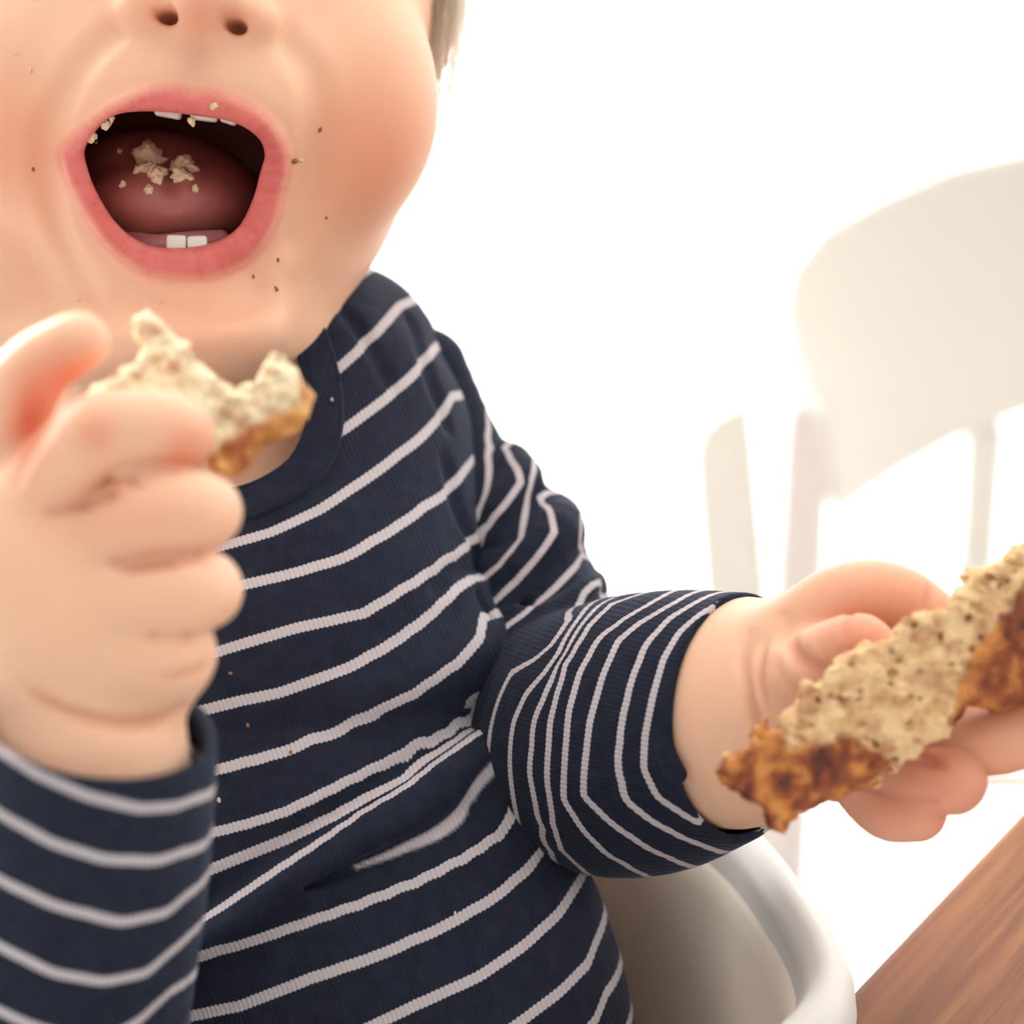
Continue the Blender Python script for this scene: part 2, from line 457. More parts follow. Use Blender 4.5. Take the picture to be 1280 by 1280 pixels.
crease([(975, 770, 2), (985, 800, 4), (1005, 830, 5), (1030, 845, 3)], 0.4)
# ---- the raised hand (left in the picture)
body.u(tube([(60, 560, 72.0, 60), (-60, 800, 71.0, 70), (-120, 1120, 67.5, 90), (-80, 1380, 61.5, 110), (10, 1400, 57.0, 125), (75, 1200, 54.0, 128), (100, 1050, 51.8, 132), (112, 960, 50.4, 126), (106, 900, 50.6, 116)], 3), 0.3)
body.u(ellp(88, 765, 50.0, 142, 152, 2.1, roll=-0.1), 0.9)
body.u(ellp(45, 690, 50.2, 112, 125, 2.0), 0.8)
body.u(ellp(185, 825, 50.2, 78, 72, 1.6), 0.6)
body.u(comp([
    tube([(40, 650, 50.0, 66), (76, 588, 48.9, 54), (122, 541, 48.1, 49), (178, 531, 48.3, 47), (216, 536, 49.0, 45), (230, 545, 50.2, 40)], 4),
    tube([(50, 705, 51.2, 66), (110, 668, 49.6, 56), (175, 645, 48.5, 52), (232, 639, 48.6, 52), (254, 640, 49.6, 49), (250, 640, 51.0, 46)], 4),
    tube([(60, 790, 51.4, 66), (125, 758, 49.8, 56), (188, 742, 48.7, 53), (236, 737, 48.8, 53), (254, 737, 49.8, 50), (246, 735, 51.0, 46)], 4),
    tube([(90, 835, 50.0, 66), (150, 822, 49.2, 52), (200, 814, 49.1, 49), (222, 812, 50.0, 44)], 4)], 0.03), 0.50)
body.u(tube([(-40, 600, 51.2, 75), (5, 520, 50.0, 56), (45, 462, 49.4, 45), (86, 433, 49.2, 39), (100, 427, 49.2, 37)], 4), 0.5)
crease([(16, 600, 2), (28, 575, 5), (42, 552, 6), (60, 530, 4)], 0.4)
crease([(20, 850, 1), (56, 876, 3), (95, 893, 5), (145, 903, 6), (195, 900, 6), (232, 883, 4)], 0.14)
crease([(136, 700, 1), (168, 709, 4), (200, 706, 5), (240, 694, 5)], 0.12)
crease([(74, 632, 1), (105, 632, 4), (140, 618, 5), (172, 598, 7), (205, 588, 8)], 0.12)
crease([(190, 850, 2), (225, 846, 3), (262, 832, 3)], 0.25)

# ------------------------------------------------------------------ shirt torso
torso = Model()
Tb = [(300, 500, 70.5, 185), (322, 570, 69.2, 262), (328, 650, 68.0, 272), (330, 740, 67.0, 280), (336, 850, 66.2, 300), (338, 905, 66.0, 290), (345, 960, 65.8, 290),
      (372, 1060, 65.5, 308), (412, 1170, 65.2, 330), (442, 1290, 65.2, 348), (452, 1400, 65.5, 352)]
torso.u(tube(Tb, 3, 0.8), 0)
torso.u(tube([(300, 480, 71.5, 110), (400, 450, 71.0, 95), (448, 428, 70.5, 82), (474, 470, 70.2, 66), (515, 545, 69.7, 50)], 3), 1.3)
torso.u(tube([(60, 500, 71.0, 110), (160, 500, 71.0, 100)], 3), 2.0)
base_t = Model(); base_t.ops = list(torso.ops)
def on(m, pts, off): return [(x, y, march(m, x, y) + off, r) for x, y, r in pts]
# folds across the belly
torso.u(tube(on(base_t, [(120, 1262, 16), (230, 1200, 18), (330, 1132, 20), (430, 1066, 24), (520, 1004, 24), (590, 945, 22), (625, 915, 18)], 0.05)), 0.7)
torso.s(tube(on(base_t, [(120, 1190, 3), (260, 1120, 4), (340, 1066, 5), (430, 1010, 7), (520, 950, 8), (580, 905, 7), (625, 885, 7), (650, 875, 7)], -0.05)), 0.55)
torso.s(tube(on(base_t, [(290, 1150, 1), (380, 1108, 4), (470, 1074, 6), (540, 1046, 4), (590, 1010, 2)], -0.05)), 0.5)
torso.u(tube(on(base_t, [(440, 880, 14), (520, 850, 22), (590, 820, 26), (622, 800, 20)], 0.25)), 1.0)
torso.s(tube(on(base_t, [(548, 735, 2), (578, 712, 5), (612, 705, 8), (640, 700, 8)], -0.05)), 0.5)
torso.s(tube(on(base_t, [(600, 745, 2), (618, 800, 3)], 0.0)), 0.4)
torso.s(tube(on(base_t, [(430, 385, 3), (462, 430, 4), (490, 480, 3)], -0.05)), 0.5)
torso.s(tube(on(base_t, [(515, 400, 3), (535, 460, 5), (560, 530, 4)], -0.05)), 0.5)
torso.s(tube(on(base_t, [(560, 580, 3), (575, 640, 5), (600, 690, 5)], -0.02)), 0.6)
torso.u(tube(on(base_t, [(600, 965, 10), (630, 1000, 16), (660, 1040, 12)], 0.25)), 0.8)
COLL_IN = [(360, 330), (356, 400), (372, 450), (384, 500), (376, 540), (352, 572), (318, 592), (280, 602), (220, 610), (130, 610), (30, 580), (-40, 500), (-30, 380), (100, 320), (260, 310)]
COLL_MID = [(366, 350), (378, 400), (396, 450), (405, 500), (402, 545), (380, 588), (336, 618), (285, 634), (220, 644), (130, 642), (30, 615), (-50, 540)]
cpath = on(base_t, [(x, y, 25) for x, y in COLL_MID], 0.0)
ctube = tube(cpath, 3)
cin = closed(COLL_IN, 3)
tclean = Model(); tclean.ops = list(torso.ops)
def torso_hole(P, d):
    x, y = topx(P)
    if P[:, 2].max() < 0: return d
    h = poly2(x.astype(f32), y.astype(f32), cin) * (64 * K)
    h = smax(h.astype(f32), (P[:, 1] - 73).astype(f32), 0.2)
    return smax(d, -(h - 0.30), 0.08)
torso.x(torso_hole)
collar = Model()
def collar_f(P, d):
    t = ctube.fn(P); b = base_t(P)
    x, y = topx(P)
    groove = 0.04 * np.exp(-((t + 0.16) / 0.03) ** 2)
    band = smax(t, (np.abs(b + 0.05) - 0.20 + groove).astype(f32), 0.14)
    h = poly2(x.astype(f32), y.astype(f32), cin) * (64 * K)
    return smax(band, (-h - 0.02).astype(f32), 0.1)
collar.x(collar_f)

# ------------------------------------------------------------------ sleeves
def shell_cut(m, thick, c, n, k=0.12, notch=None):
    c = np.array(c); n = np.array(n, float); n /= np.linalg.norm(n)
    def fn(P, d):
        pl = ((P - c) @ n).astype(f32)
        sh = smax(d, -(d + thick) - np.clip(-(pl + 6.0), 0, 9), 0.06)
        return smax(sh, pl, k)
    m.x(fn)
LA = [(500, 500, 71.0, 74), (538, 560, 70.4, 76), (588, 640, 69.4, 88), (636, 720, 68.4, 102), (670, 810, 67.2, 112), (705, 890, 65.8, 140), (745, 922, 64.4, 165), (800, 918, 62.8, 176), (860, 903, 61.6, 166),
      (915, 892, 60.5, 152), (960, 886, 59.6, 146), (1010, 880, 58.8, 144)]
sl = Model(); sl.u(tube(LA, 4), 0)
base_l = Model(); base_l.ops = list(sl.ops)
sl.u(tube([(530, 465, 70.0, 56), (560, 520, 69.8, 46), (584, 590, 69.2, 36)], 3), 0.8)
sl.u(tube([(585, 660, 67.4, 14), (620, 640, 67.0, 22), (652, 606, 67.8, 28), (640, 580, 69.0, 26)], 3), 0.5)
sl.u(tube([(600, 745, 66.6, 16), (650, 710, 66.0, 26), (692, 670, 66.8, 36), (690, 655, 68.4, 40)], 3), 0.5)
sl.u(tube([(640, 830, 65.4, 16), (690, 780, 65.0, 20), (730, 742, 65.8, 20), (742, 730, 67.2, 16)], 3), 0.3)
sl.s(tube([(590, 690, 66.6, 4), (640, 662, 65.9, 5), (672, 620, 66.9, 5)], 3), 0.4)
sl.s(tube([(610, 790, 65.9, 4), (670, 750, 65.2, 6), (725, 705, 66.0, 6), (745, 690, 68, 6)], 3), 0.5)
sl.s(tube([(650, 880, 64.0, 5), (700, 820, 63.4, 7), (745, 765, 64.6, 7), (765, 740, 66.5, 7)], 3), 0.5)
sl.s(tube([(650, 960, 63.3, 3), (700, 975, 62.0, 5), (760, 968, 60.4, 5), (800, 960, 59.2, 3)], 3), 0.5)
stripe_l = Model(); stripe_l.ops = list(sl.ops)
shell_cut(sl, 0.24, Q(928, 890, 60.2), (0.74, -0.67, 0.0))
sl.u(tube(on(base_l, [(830, 936, 6), (838, 952, 10), (848, 968, 11)], 0.02), 2), 0.25)
RA = [(50, 560, 72.0, 92), (-60, 790, 71.0, 98), (-125, 1120, 67.5, 120), (-90, 1400, 61.5, 165), (0, 1430, 57.5, 195), (45, 1300, 55.0, 185), (75, 1190, 53.6, 172), (98, 1070, 52.2, 165), (112, 960, 50.8, 158), (116, 880, 49.8, 156)]
sr = Model(); sr.u(tube(RA, 3), 0)
sr.s(tube([(285, 1120, 52, 4), (250, 1150, 50.4, 4), (200, 1200, 50, 3)], 3), 0.5)
stripe_r = Model(); stripe_r.ops = list(sr.ops)
shell_cut(sr, 0.24, Q(120, 900, 50.0), (0.24, -0.34, 0.91))

# ------------------------------------------------------------------ stripes as a field on the cloth
TS = {0: [(422, 462), (450, 436), (480, 405), (500, 382)], 1: [(433, 535), (480, 500), (515, 470), (533, 448)],
      2: [(250, 690), (295, 678), (340, 665), (400, 637), (470, 590), (530, 543), (555, 515), (565, 495)],
      3: [(250, 742), (308, 730), (360, 718), (430, 697), (500, 655), (560, 610), (598, 570)],
      4: [(262, 818), (300, 806), (370, 785), (456, 767), (520, 728), (570, 696), (598, 672)],
      5: [(245, 890), (300, 876), (350, 866), (437, 834), (490, 803), (534, 771), (570, 736), (590, 722)],
      6: [(270, 962), (340, 943), (440, 902), (520, 868), (573, 830), (600, 798), (604, 770)],
      7: [(262, 1042), (310, 1030), (360, 1014), (420, 985), (480, 957), (540, 930), (585, 905), (620, 885), (633, 850)],
      8: [(262, 1087), (310, 1068), (360, 1048), (420, 1020), (470, 992), (510, 972)],
      9: [(250, 1152), (300, 1118), (350, 1083), (400, 1050), (450, 1015), (500, 985), (540, 955), (575, 930), (605, 908)],
      10: [(235, 1198), (310, 1178), (380, 1155), (450, 1132), (520, 1105), (580, 1075), (625, 1045), (643, 1015), (640, 995)],
      11: [(210, 1276), (300, 1258), (390, 1222), (470, 1195), (560, 1155), (620, 1120), (665, 1080), (686, 1050)],
      12: [(450, 1290), (520, 1256), (600, 1220), (655, 1182), (700, 1140), (716, 1115)],
      13: [(560, 1330), (640, 1285), (700, 1240), (735, 1205), (744, 1180)],
      14: [(700, 1320), (745, 1275), (758, 1240)]}
FOLDLINE = [(445, 1084, 2), (480, 1071, 4), (512, 1057, 6), (545, 1042, 8), (572, 1020, 9), (592, 988, 8), (616, 960, 7), (634, 935, 6)]
LS = {-0.48: [(516, 412), (528, 440), (540, 480), (552, 520)], -0.5: [(535, 420), (560, 450), (575, 490), (588, 530), (590, 600), (582, 640)], -0.45: [(560, 500), (572, 550)], 0: [(609, 515), (614, 559), (609, 606), (596, 652)], 1: [(628, 560), (647, 587), (653, 603), (631, 631), (602, 660)],
      2: [(664, 600), (659, 627), (652, 672), (625, 706), (596, 730)], 3: [(672, 622), (687, 640), (694, 665), (675, 692), (650, 721), (620, 750)],
      4: [(721, 706), (691, 738), (658, 765), (622, 791)], 5: [(731, 740), (712, 775), (691, 804), (668, 824), (639, 840)],
      6: [(700, 815), (681, 840), (658, 866), (642, 902)], 7: [(690, 850), (668, 900), (662, 968), (670, 1007), (690, 1065)],
      8: [(803, 742), (763, 755), (735, 783), (705, 830), (688, 900), (684, 960), (690, 1030), (700, 1062), (731, 1090), (749, 1101)],
      9: [(828, 746), (790, 768), (750, 797), (724, 843), (711, 889), (706, 952), (704, 999), (731, 1040), (758, 1067), (804, 1092)],
      10: [(846, 752), (800, 778), (773, 800), (754, 843), (737, 902), (731, 952), (728, 994), (767, 1031), (813, 1062), (858, 1081)],
      11: [(875, 750), (839, 771), (809, 804), (790, 850), (778, 902), (773, 955), (783, 1001), (816, 1027), (858, 1049), (894, 1062)],
      12: [(905, 748), (874, 768), (849, 790), (829, 824), (816, 870), (806, 919), (804, 961), (822, 997), (867, 1026), (926, 1051)]}
RS = {0: [(0, 938), (44, 967), (109, 995), (175, 1011), (219, 1008), (267, 989)], 1: [(0, 1017), (66, 1054), (131, 1074), (197, 1076), (258, 1054)],
      2: [(0, 1100), (66, 1131), (153, 1153), (210, 1140), (258, 1096)], 3: [(0, 1183), (66, 1216), (131, 1227), (184, 1216), (240, 1166)],
      4: [(-20, 1254), (35, 1280), (100, 1300), (150, 1290), (175, 1275), (214, 1238)], 5: [(0, 1345), (100, 1375), (190, 1320)]}
def stripe_field(m, S, smooth=0.07):
    P, v = [], []
    for i, pts in S.items():
        pts = np.array(pts, float)
        for j in range(len(pts)):
            for t in ((0, 0.5) if j < len(pts) - 1 else (0,)):
                q = pts[j] * (1 - t) + pts[min(j + 1, len(pts) - 1)] * t
                P.append(surf(m, q[0], q[1])); v.append(i)
    P = np.array(P); v = np.array(v, float)
    if S is not LS:
        b = P[::5] + np.array([0, 7.0, 1.5]); P = np.vstack([P, b]); v = np.concatenate([v, v[::5]])
    n = len(P); r = np.linalg.norm(P[:, None] - P[None], axis=2)
    A = np.zeros((n + 4, n + 4)); A[:n, :n] = -r + np.eye(n) * smooth; A[:n, n] = 1; A[:n, n + 1:] = P; A[n:, :n] = A[:n, n:].T
    w = np.linalg.lstsq(A, np.concatenate([v, np.zeros(4)]), rcond=None)[0]
    def ev(X):
        out = np.empty(len(X))
        for i in range(0, len(X), 20000):
            x = X[i:i + 20000]; rr = np.sqrt(((x[:, None] - P[None]) ** 2).sum(2))
            out[i:i + 20000] = -rr @ w[:n] + w[n] + x @ w[n + 1:]
        return out
    return ev

# ------------------------------------------------------------------ build the child
LO, HI = (-15.5, 44.5, -17), (12.5, 79, 18.5)
V, F = polygonise(body, (-23, 44.5, -23), (14.0, 80, 22), 0.094)
print('body', len(V), round(time.time() - T0, 1))
person = mesh_obj('person', V, F, SKIN, origin=to_world(Q(430, 1400, 68)))
tag(person, 'laughing small child in a navy striped shirt holding bread in both hands', 'person')
x, y = topx(V); xs, ys = x.astype(f32), y.astype(f32)
def lin(c): c = np.array(c, float) / 255; return np.where(c <= 0.04045, c / 12.92, ((c + 0.055) / 1.055) ** 2.4)
col = np.tile(lin((246, 200, 168)), (len(V), 1))
def mixv(col, w, c): w = np.clip(w, 0, 1)[:, None]; return col * (1 - w) + np.array(c)[None] * w
inhead = (V[:, 1] > 55.5) & (y < 520) & (x < 620)
def blob(p, q, rx, ry): return np.exp(-(((x - p) / rx) ** 2 + ((y - q) / ry) ** 2))
# blush and other lasting tints
cheek = blob(470, 190, 75, 120) + 0.8 * blob(20, 190, 60, 110)
col = mixv(col, 0.62 * cheek * inhead, lin((240, 148, 110)))
col = mixv(col, 0.28 * blob(240, 385, 120, 40) * inhead, lin((232, 150, 125)))
col = mixv(col, 0.35 * blob(250, 20, 120, 25) * inhead, lin((240, 150, 125)))
col = mixv(col, 0.3 * blob(243, 78, 18, 24) * inhead, lin((205, 155, 160)))
dl = poly2(xs, ys, LOUT); di = poly2(xs, ys, LIN)
lw = np.clip((8 - dl) / 17, 0, 1) * inhead
ang = np.arctan2(ys - 225, xs - 220)
wr = vnoise(np.stack([ang * 26, dl * 0.035, ang * 0], 1), 77) * 0.6 + vnoise(np.stack([ang * 60, dl * 0.05, ang * 0], 1), 78) * 0.4
col = mixv(col, 0.45 * np.clip((26 - dl) / 26, 0, 1) * inhead * (dl > 0), lin((236, 160, 140)))
col = mixv(col, lw * 0.94, lin((216, 98, 100)))
col = mixv(col, lw * 0.55 * np.clip(wr, 0, 1), lin((190, 70, 76)))
col = mixv(col, lw * 0.45 * np.clip(-wr, 0, 1), lin((238, 140, 138)))
col = mixv(col, lw * 0.4 * np.clip(fbm(V * np.array([3.0, 3.0, 1.5]), 3, 9) + 0.3, 0, 1), lin((232, 130, 130)))
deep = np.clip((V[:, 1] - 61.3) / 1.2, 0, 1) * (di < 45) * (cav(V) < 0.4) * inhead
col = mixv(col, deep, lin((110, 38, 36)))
# hands: pinker fingertips and knuckles
hand = V[:, 1] < 54
red = blob(235, 555, 30, 30) + 1.4 * blob(85, 470, 45, 38) + 1.2 * blob(40, 520, 25, 50) + blob(120, 545, 25, 25) + 0.8 * blob(30, 540, 22, 60) + 0.4 * blob(170, 650, 120, 40)
col = mixv(col, 0.5 * red * hand, lin((238, 128, 98)))
h2 = (V[:, 1] < 60.5) & (x > 820) & (y > 660)
col = mixv(col, 0.45 * h2 * np.clip((x - 930) / 120, 0, 1), lin((226, 140, 112)))
col = mixv(col, 0.35 * h2 * (blob(1080, 800, 35, 40) + blob(1180, 1000, 120, 60)), lin((220, 110, 90)))
FINGER_SHADE = [tube(on(body, l, 0.0), 3) for l in (
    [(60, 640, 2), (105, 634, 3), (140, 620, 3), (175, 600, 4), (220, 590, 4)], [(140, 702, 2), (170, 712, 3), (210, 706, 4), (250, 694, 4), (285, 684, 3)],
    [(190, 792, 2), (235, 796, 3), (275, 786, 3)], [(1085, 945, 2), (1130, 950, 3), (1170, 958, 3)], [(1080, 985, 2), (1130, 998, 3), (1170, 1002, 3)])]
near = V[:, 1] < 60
for t in CREASES + FINGER_SHADE:  # shade painted into the skin along creases and between fingers
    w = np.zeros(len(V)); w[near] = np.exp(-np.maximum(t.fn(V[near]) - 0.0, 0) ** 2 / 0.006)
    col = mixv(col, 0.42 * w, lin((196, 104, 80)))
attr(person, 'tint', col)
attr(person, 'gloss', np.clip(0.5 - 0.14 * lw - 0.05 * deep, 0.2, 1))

def cloth(name, m, lo, hi, h, S, sm, parent, ang, material=SHIRT, hw=0.15):
    V, F = polygonise(m, lo, hi, h)
    o = mesh_obj(name, V, F, material, parent)
    if S is not None:
        ev = stripe_field(sm, S); s0 = ev(V); e = 0.15
        G = np.stack([(ev(V + np.eye(3)[a] * e) - s0) / e for a in (0, 1, 2)], 1)
        fn_ = np.cross(V[F[:, 2]] - V[F[:, 0]], V[F[:, 3]] - V[F[:, 1]]); N = np.zeros_like(V)
        for k in range(4): np.add.at(N, F[:, k], fn_)
        N /= np.linalg.norm(N, axis=1)[:, None] + 1e-9
        G -= (G * N).sum(1)[:, None] * N; g = np.sqrt((G * G).sum(1))
        attr(o, 'stripe', np.maximum(s0, -0.45) if S is LS else s0); attr(o, 'halfwidth', np.clip(g, 0.08, 2.5) * hw)
    if S is TS: attr(o, 'line', np.clip(0.5 - tube(on(tclean, FOLDLINE, 0.0), 3).fn(V) / 0.1, 0, 1))
    w = (V[:, 0] * math.cos(ang) + V[:, 2] * math.sin(ang)) / 0.125
    attr(o, 'wale', w)
    print(name, len(V), round(time.time() - T0, 1))
    return o
shirt = cloth('shirt', torso, (-17, 57, -18), (7, 78, 9), 0.09, TS, tclean, person, math.radians(22))
collar_o = cloth('collar', collar, (-14.5, 58, -1.5), (-2, 74, 9), 0.06, None, None, shirt, math.radians(-35), COLLAR)
s1 = cloth('sleeve', sl, (-4.5, 54, -11.5), (8, 75, 7.5), 0.08, LS, stripe_l, shirt, math.radians(80), hw=0.105)
s2 = cloth('sleeve', sr, (-24, 44, -24), (-5.5, 76, 5), 0.08, RS, stripe_r, shirt, math.radians(-5), hw=0.135)

# tongue, teeth
tong = Model()
tong.u(ellp(212, 262, 64.0, 112, 62, 2.6), 0)
tong.u(ellp(190, 215, 65.0, 92, 52, 2.0), 0.8)
tong.u(ellp(262, 245, 65.0, 62, 45, 2.0), 0.8)
tong.s(tube([(212, 200, 62.5, 2), (214, 250, 61.2, 3), (215, 300, 61.2, 2)]), 0.5)
V, F = polygonise(tong, (-13, 60, 4.5), (-5.5, 68, 11), 0.07)
tg = mesh_obj('tongue', V, F, MOUTHM, person)
def tooth(px, py, D, w, h_, t=0.18, roll=0.0, name='tooth'):
    c = Q(px, py, D); hw, hh = R(w / 2, D), R(h_ / 2, D)
    m = Model()
    Rm = np.array(Matrix.Rotation(roll, 3, 'Y'))
    def fn(P, d):
        p = (P - c) @ Rm
        q = np.abs(p) - np.array([hw, t, hh]) + 0.09
        return (np.sqrt((np.maximum(q, 0) ** 2).sum(1)) + np.minimum(q.max(1), 0) - 0.09).astype(f32)
    m.x(fn)
    V, F = polygonise(m, c - 0.8, c + 0.8, 0.045)
    return mesh_obj(name, V, F, TOOTH, person)
em_, ent, eb = mat('eye_surface', rough=0.12)
ent.links.new(nn(ent, 'ShaderNodeAttribute', attribute_name='tint').outputs['Color'], eb.inputs['Base Color'])
for ex, ey, eD in EYES:
    m = Model(); c = Q(ex, ey, eD); m.u(ell(c, (1.0, 1.0, 1.0)), 0)
    V, F = polygonise(m, c - 1.3, c + 1.3, 0.08)
    e = mesh_obj('eyeball', V, F, em_, person)
    a = -(V - c)[:, 1] / np.linalg.norm(V - c, axis=1)
    ec = np.tile(lin((232, 226, 222)), (len(V), 1)); ec[a > 0.86] = lin((96, 124, 150)); ec[a > 0.975] = (0.004, 0.004, 0.005)
    attr(e, 'tint', ec)
GUM = flat('gum_flesh', (0.55, 0.2, 0.2), 0.35, 200, 0.3, 0.2)
tooth(221, 304, 61.2, 25, 20, roll=0.03); tooth(247, 304, 61.2, 25, 18, roll=-0.04)
tooth(211, 136, 60.5, 34, 22, roll=0.18); tooth(256, 141, 60.5, 34, 20, roll=0.12); tooth(287, 146, 60.7, 22, 18, roll=0.3)
gm = Model(); gm.u(tube([(165, 300, 62.3, 12), (195, 308, 61.9, 15), (235, 306, 61.9, 17), (275, 300, 62.2, 13)], 3), 0)
V, F = polygonise(gm, (-12, 59, 5.5), (-6, 63, 9), 0.07); mesh_obj('gum', V, F, GUM, person)

# hair: a soft mass plus strands
hm = Model()
hm.u(ellp(518, -60, 69.0, 66, 196, 2.0, roll=0.05), 0)
hm.u(ellp(250, -340, 72.0, 326, 235, 8.0), 1.0)
hm.u(ellp(250, -210, 75.0, 322, 330, 7.0), 1.5)
def hairn(P, d): return d + 0.05 * np.sin(P[:, 0] * 22 + 3 * P[:, 2] + 2 * vnoise(P * 1.2, 3)).astype(f32)
hm.x(hairn)
V, F = polygonise(hm, (-19, 60, -4), (1.5, 84, 34), 0.12)
hair = mesh_obj('hair', V, F, HAIRM, person)
rng = random.Random(4)
SV, SF = [], []
def strand(pts, r0=0.016):
    S = catmull(pts, 5); b0 = sum(len(v) for v in SV); ring3 = []
    for i, p in enumerate(S):
        r = r0 * (1.0 - 0.7 * i / len(S))
        for k in range(3):
            a = k * 2.0944; ring3.append(p + np.array([math.cos(a) * r, math.sin(a) * r, 0]))
    SV.append(np.array(ring3))
    for i in range(len(S) - 1):
        for k in range(3): SF.append((b0 + i * 3 + k, b0 + i * 3 + (k + 1) % 3, b0 + i * 3 + 3 + (k + 1) % 3, b0 + i * 3 + 3 + k))
for i in range(420):
    x0 = rng.uniform(500, 582); y0 = rng.uniform(-120, 0); D = rng.uniform(66.6, 69.5)
    end = rng.uniform(40, 150) - max(0, (x0 - 540)) * 1.0
    xe = 530 + (x0 - 530) * 0.75 + rng.uniform(-8, 6)
    strand([Q(x0 - 8, y0 - 40, D), Q(x0 + rng.uniform(-2, 3), y0, D), Q((x0 + xe) / 2 + 8, (y0 + end) / 2, D), Q(xe, end, D)])
for i in range(60):      # loose wisps
    x0 = rng.uniform(530, 585); D = rng.uniform(66.6, 69)
    dx = rng.uniform(5, 45); ye = rng.uniform(120, 260)
    sgn = rng.choice([-0.4, 0.7, 1.0, -0.7])
    strand([Q(x0, -30, D), Q(x0 - 3, 40, D), Q(540 + (x0 - 540) * 0.6, 110, D), Q(540 + (x0 - 540) * 0.4 + sgn * dx, ye, D)], 0.02)
hs = mesh_obj('hair_strands', np.vstack(SV), np.array(SF), HAIRM, hair); hs['kind'] = 'stuff'

# ------------------------------------------------------------------ bread
def bread(name, poly, Dfun, thick, crusts, label, h=0.05, bulge=0.0, amp=0.12, bias=0.0, lump=0.13, light=(248, 208, 156), crust=((158, 78, 34), (96, 38, 18), (220, 144, 68))):
    Pn = np.array(poly, float); D0 = Dfun(Pn[:, 0].mean(), Pn[:, 1].mean())
    m = Model()
    PP = closed(poly, 2) if len(poly) < 8 else np.array(poly, float)
    def cr(x, y):
        w = np.full(len(x), 999.0, f32)
        for c in crusts: w = np.minimum(w, poly2(x, y, c))
        return w
    def fn(P, d):
        x, y = topx(P); x = x.astype(f32); y = y.astype(f32)
        c = Dfun(x, y)
        d2 = poly2(x, y, PP) * (D0 * K); dy = np.abs(P[:, 1] - c) - thick
        r = 0.28
        q0, q1 = d2 + r, dy + r
        b = np.sqrt(np.maximum(q0, 0) ** 2 + np.maximum(q1, 0) ** 2) + np.minimum(np.maximum(q0, q1), 0) - r
        w = np.clip(cr(x, y) / 6 + 0.5, 0, 1)       # 1 = crumb, 0 = crust
        n = fbm(P * 1.6, 3, 5) * amp * 1.2 + fbm(P * 6.0, 2, 8) * 0.05
        n1 = (0.46 - worley(P * np.array([2.0, 2.6, 2.6]), 11)) * 0.42; n2 = (0.40 - worley(P * 5.0, 21)) * 0.20
        pores = np.maximum(n1, 0) * 2.2 + np.maximum(n2, 0) * 1.6
        n = n + w * (fbm(P * np.array([2.6, 2.6, 4.0]), 3, 71) * lump)
        return (b - bias + n + w * pores + (1 - w) * 0.05 + 0.03).astype(f32) * 0.8
    m.x(fn)
    a = np.array([Q(px, py, Dfun(px, py)) for px, py in poly])
    lo, hi = a.min(0) - 0.5 - np.array([0, thick, 0]), a.max(0) + 0.5 + np.array([0, thick, 0])
    V, F = polygonise(m, lo, hi, h, 8)
    o = mesh_obj(name, V, F, BREAD)
    x, y = topx(V); x = x.astype(f32); y = y.astype(f32)
    w = np.clip(cr(x, y) / 10 + 0.5 + 0.5 * fbm(V * 3, 2, 31), 0, 1)
    cr_col = np.tile(lin(crust[0]), (len(V), 1))
    n = fbm(V * 2.2, 3, 41)
    cr_col = mixv(cr_col, np.clip(n * 1.3, 0, 1), lin(crust[1])); cr_col = mixv(cr_col, np.clip(-n * 1.4, 0, 1), lin(crust[2]))
    cb = np.tile(lin(light), (len(V), 1)); n = fbm(V * 2.8, 3, 51)
    cb = mixv(cb, np.clip(n * 1.1, 0, 1) * 0.75, lin((196, 138, 100))); cb = mixv(cb, np.clip(-n - 0.1, 0, 1) * 0.8, lin((252, 224, 172)))
    sp = worley(V * 1.9, 61); cb = mixv(cb, np.clip((0.22 - sp) / 0.08, 0, 1) * 0.8, lin((150, 84, 58)))
    col = cb * w[:, None] + cr_col * (1 - w)[:, None]
    attr(o, 'tint', col); attr(o, 'gloss', 0.9 - 0.4 * (1 - w))
    tag(o, label, 'bread'); print(name, len(V), round(time.time() - T0, 1)); return o
B2 = [(892, 964), (908, 944), (928, 930), (938, 908), (955, 900), (968, 906), (985, 890), (996, 868), (1004, 852), (1020, 858), (1040, 838), (1058, 815), (1082, 808), (1110, 800), (1126, 780), (1150, 768), (1182, 762), (1196, 735),
      (1215, 712), (1240, 700), (1262, 690), (1282, 678), (1340, 640), (1390, 640), (1400, 800), (1340, 870), (1280, 884), (1240, 892), (1212, 888), (1196, 900), (1184, 922), (1160, 926), (1140, 945), (1118, 952), (1100, 972), (1078, 990), (1052, 1005), (1035, 1004), (1012, 1016), (992, 1024), (978, 1040), (962, 1034), (952, 1008), (932, 1000), (910, 986)]
C2a = [(880, 962), (935, 925), (944, 900), (965, 900), (985, 935), (1020, 930), (1062, 920), (1112, 950), (1100, 975), (1055, 1020), (975, 1050), (900, 1000)]
C2b = [(1190, 905), (1198, 862), (1215, 820), (1250, 768), (1285, 720), (1420, 600), (1420, 900)]
big = bread('bread_piece', B2, lambda x, y: 54.3 + (x - 1100) * 0.002 + (y - 900) * 0.002, 0.75, [C2a, C2b],
            'long torn piece of crusty brown bread held in the lowered hand over the table')
B1 = [(112, 505), (122, 486), (148, 478), (158, 462), (172, 460), (180, 440), (172, 422), (174, 402), (186, 394), (200, 404), (214, 424), (230, 433), (238, 455), (256, 464), (272, 478), (296, 491), (308, 486), (320, 477), (328, 462), (342, 448), (354, 450), (366, 462),
      (378, 472), (388, 487), (384, 520), (366, 538), (342, 550), (326, 556), (312, 578), (298, 596), (272, 590), (258, 572), (210, 560), (150, 552), (118, 540)]
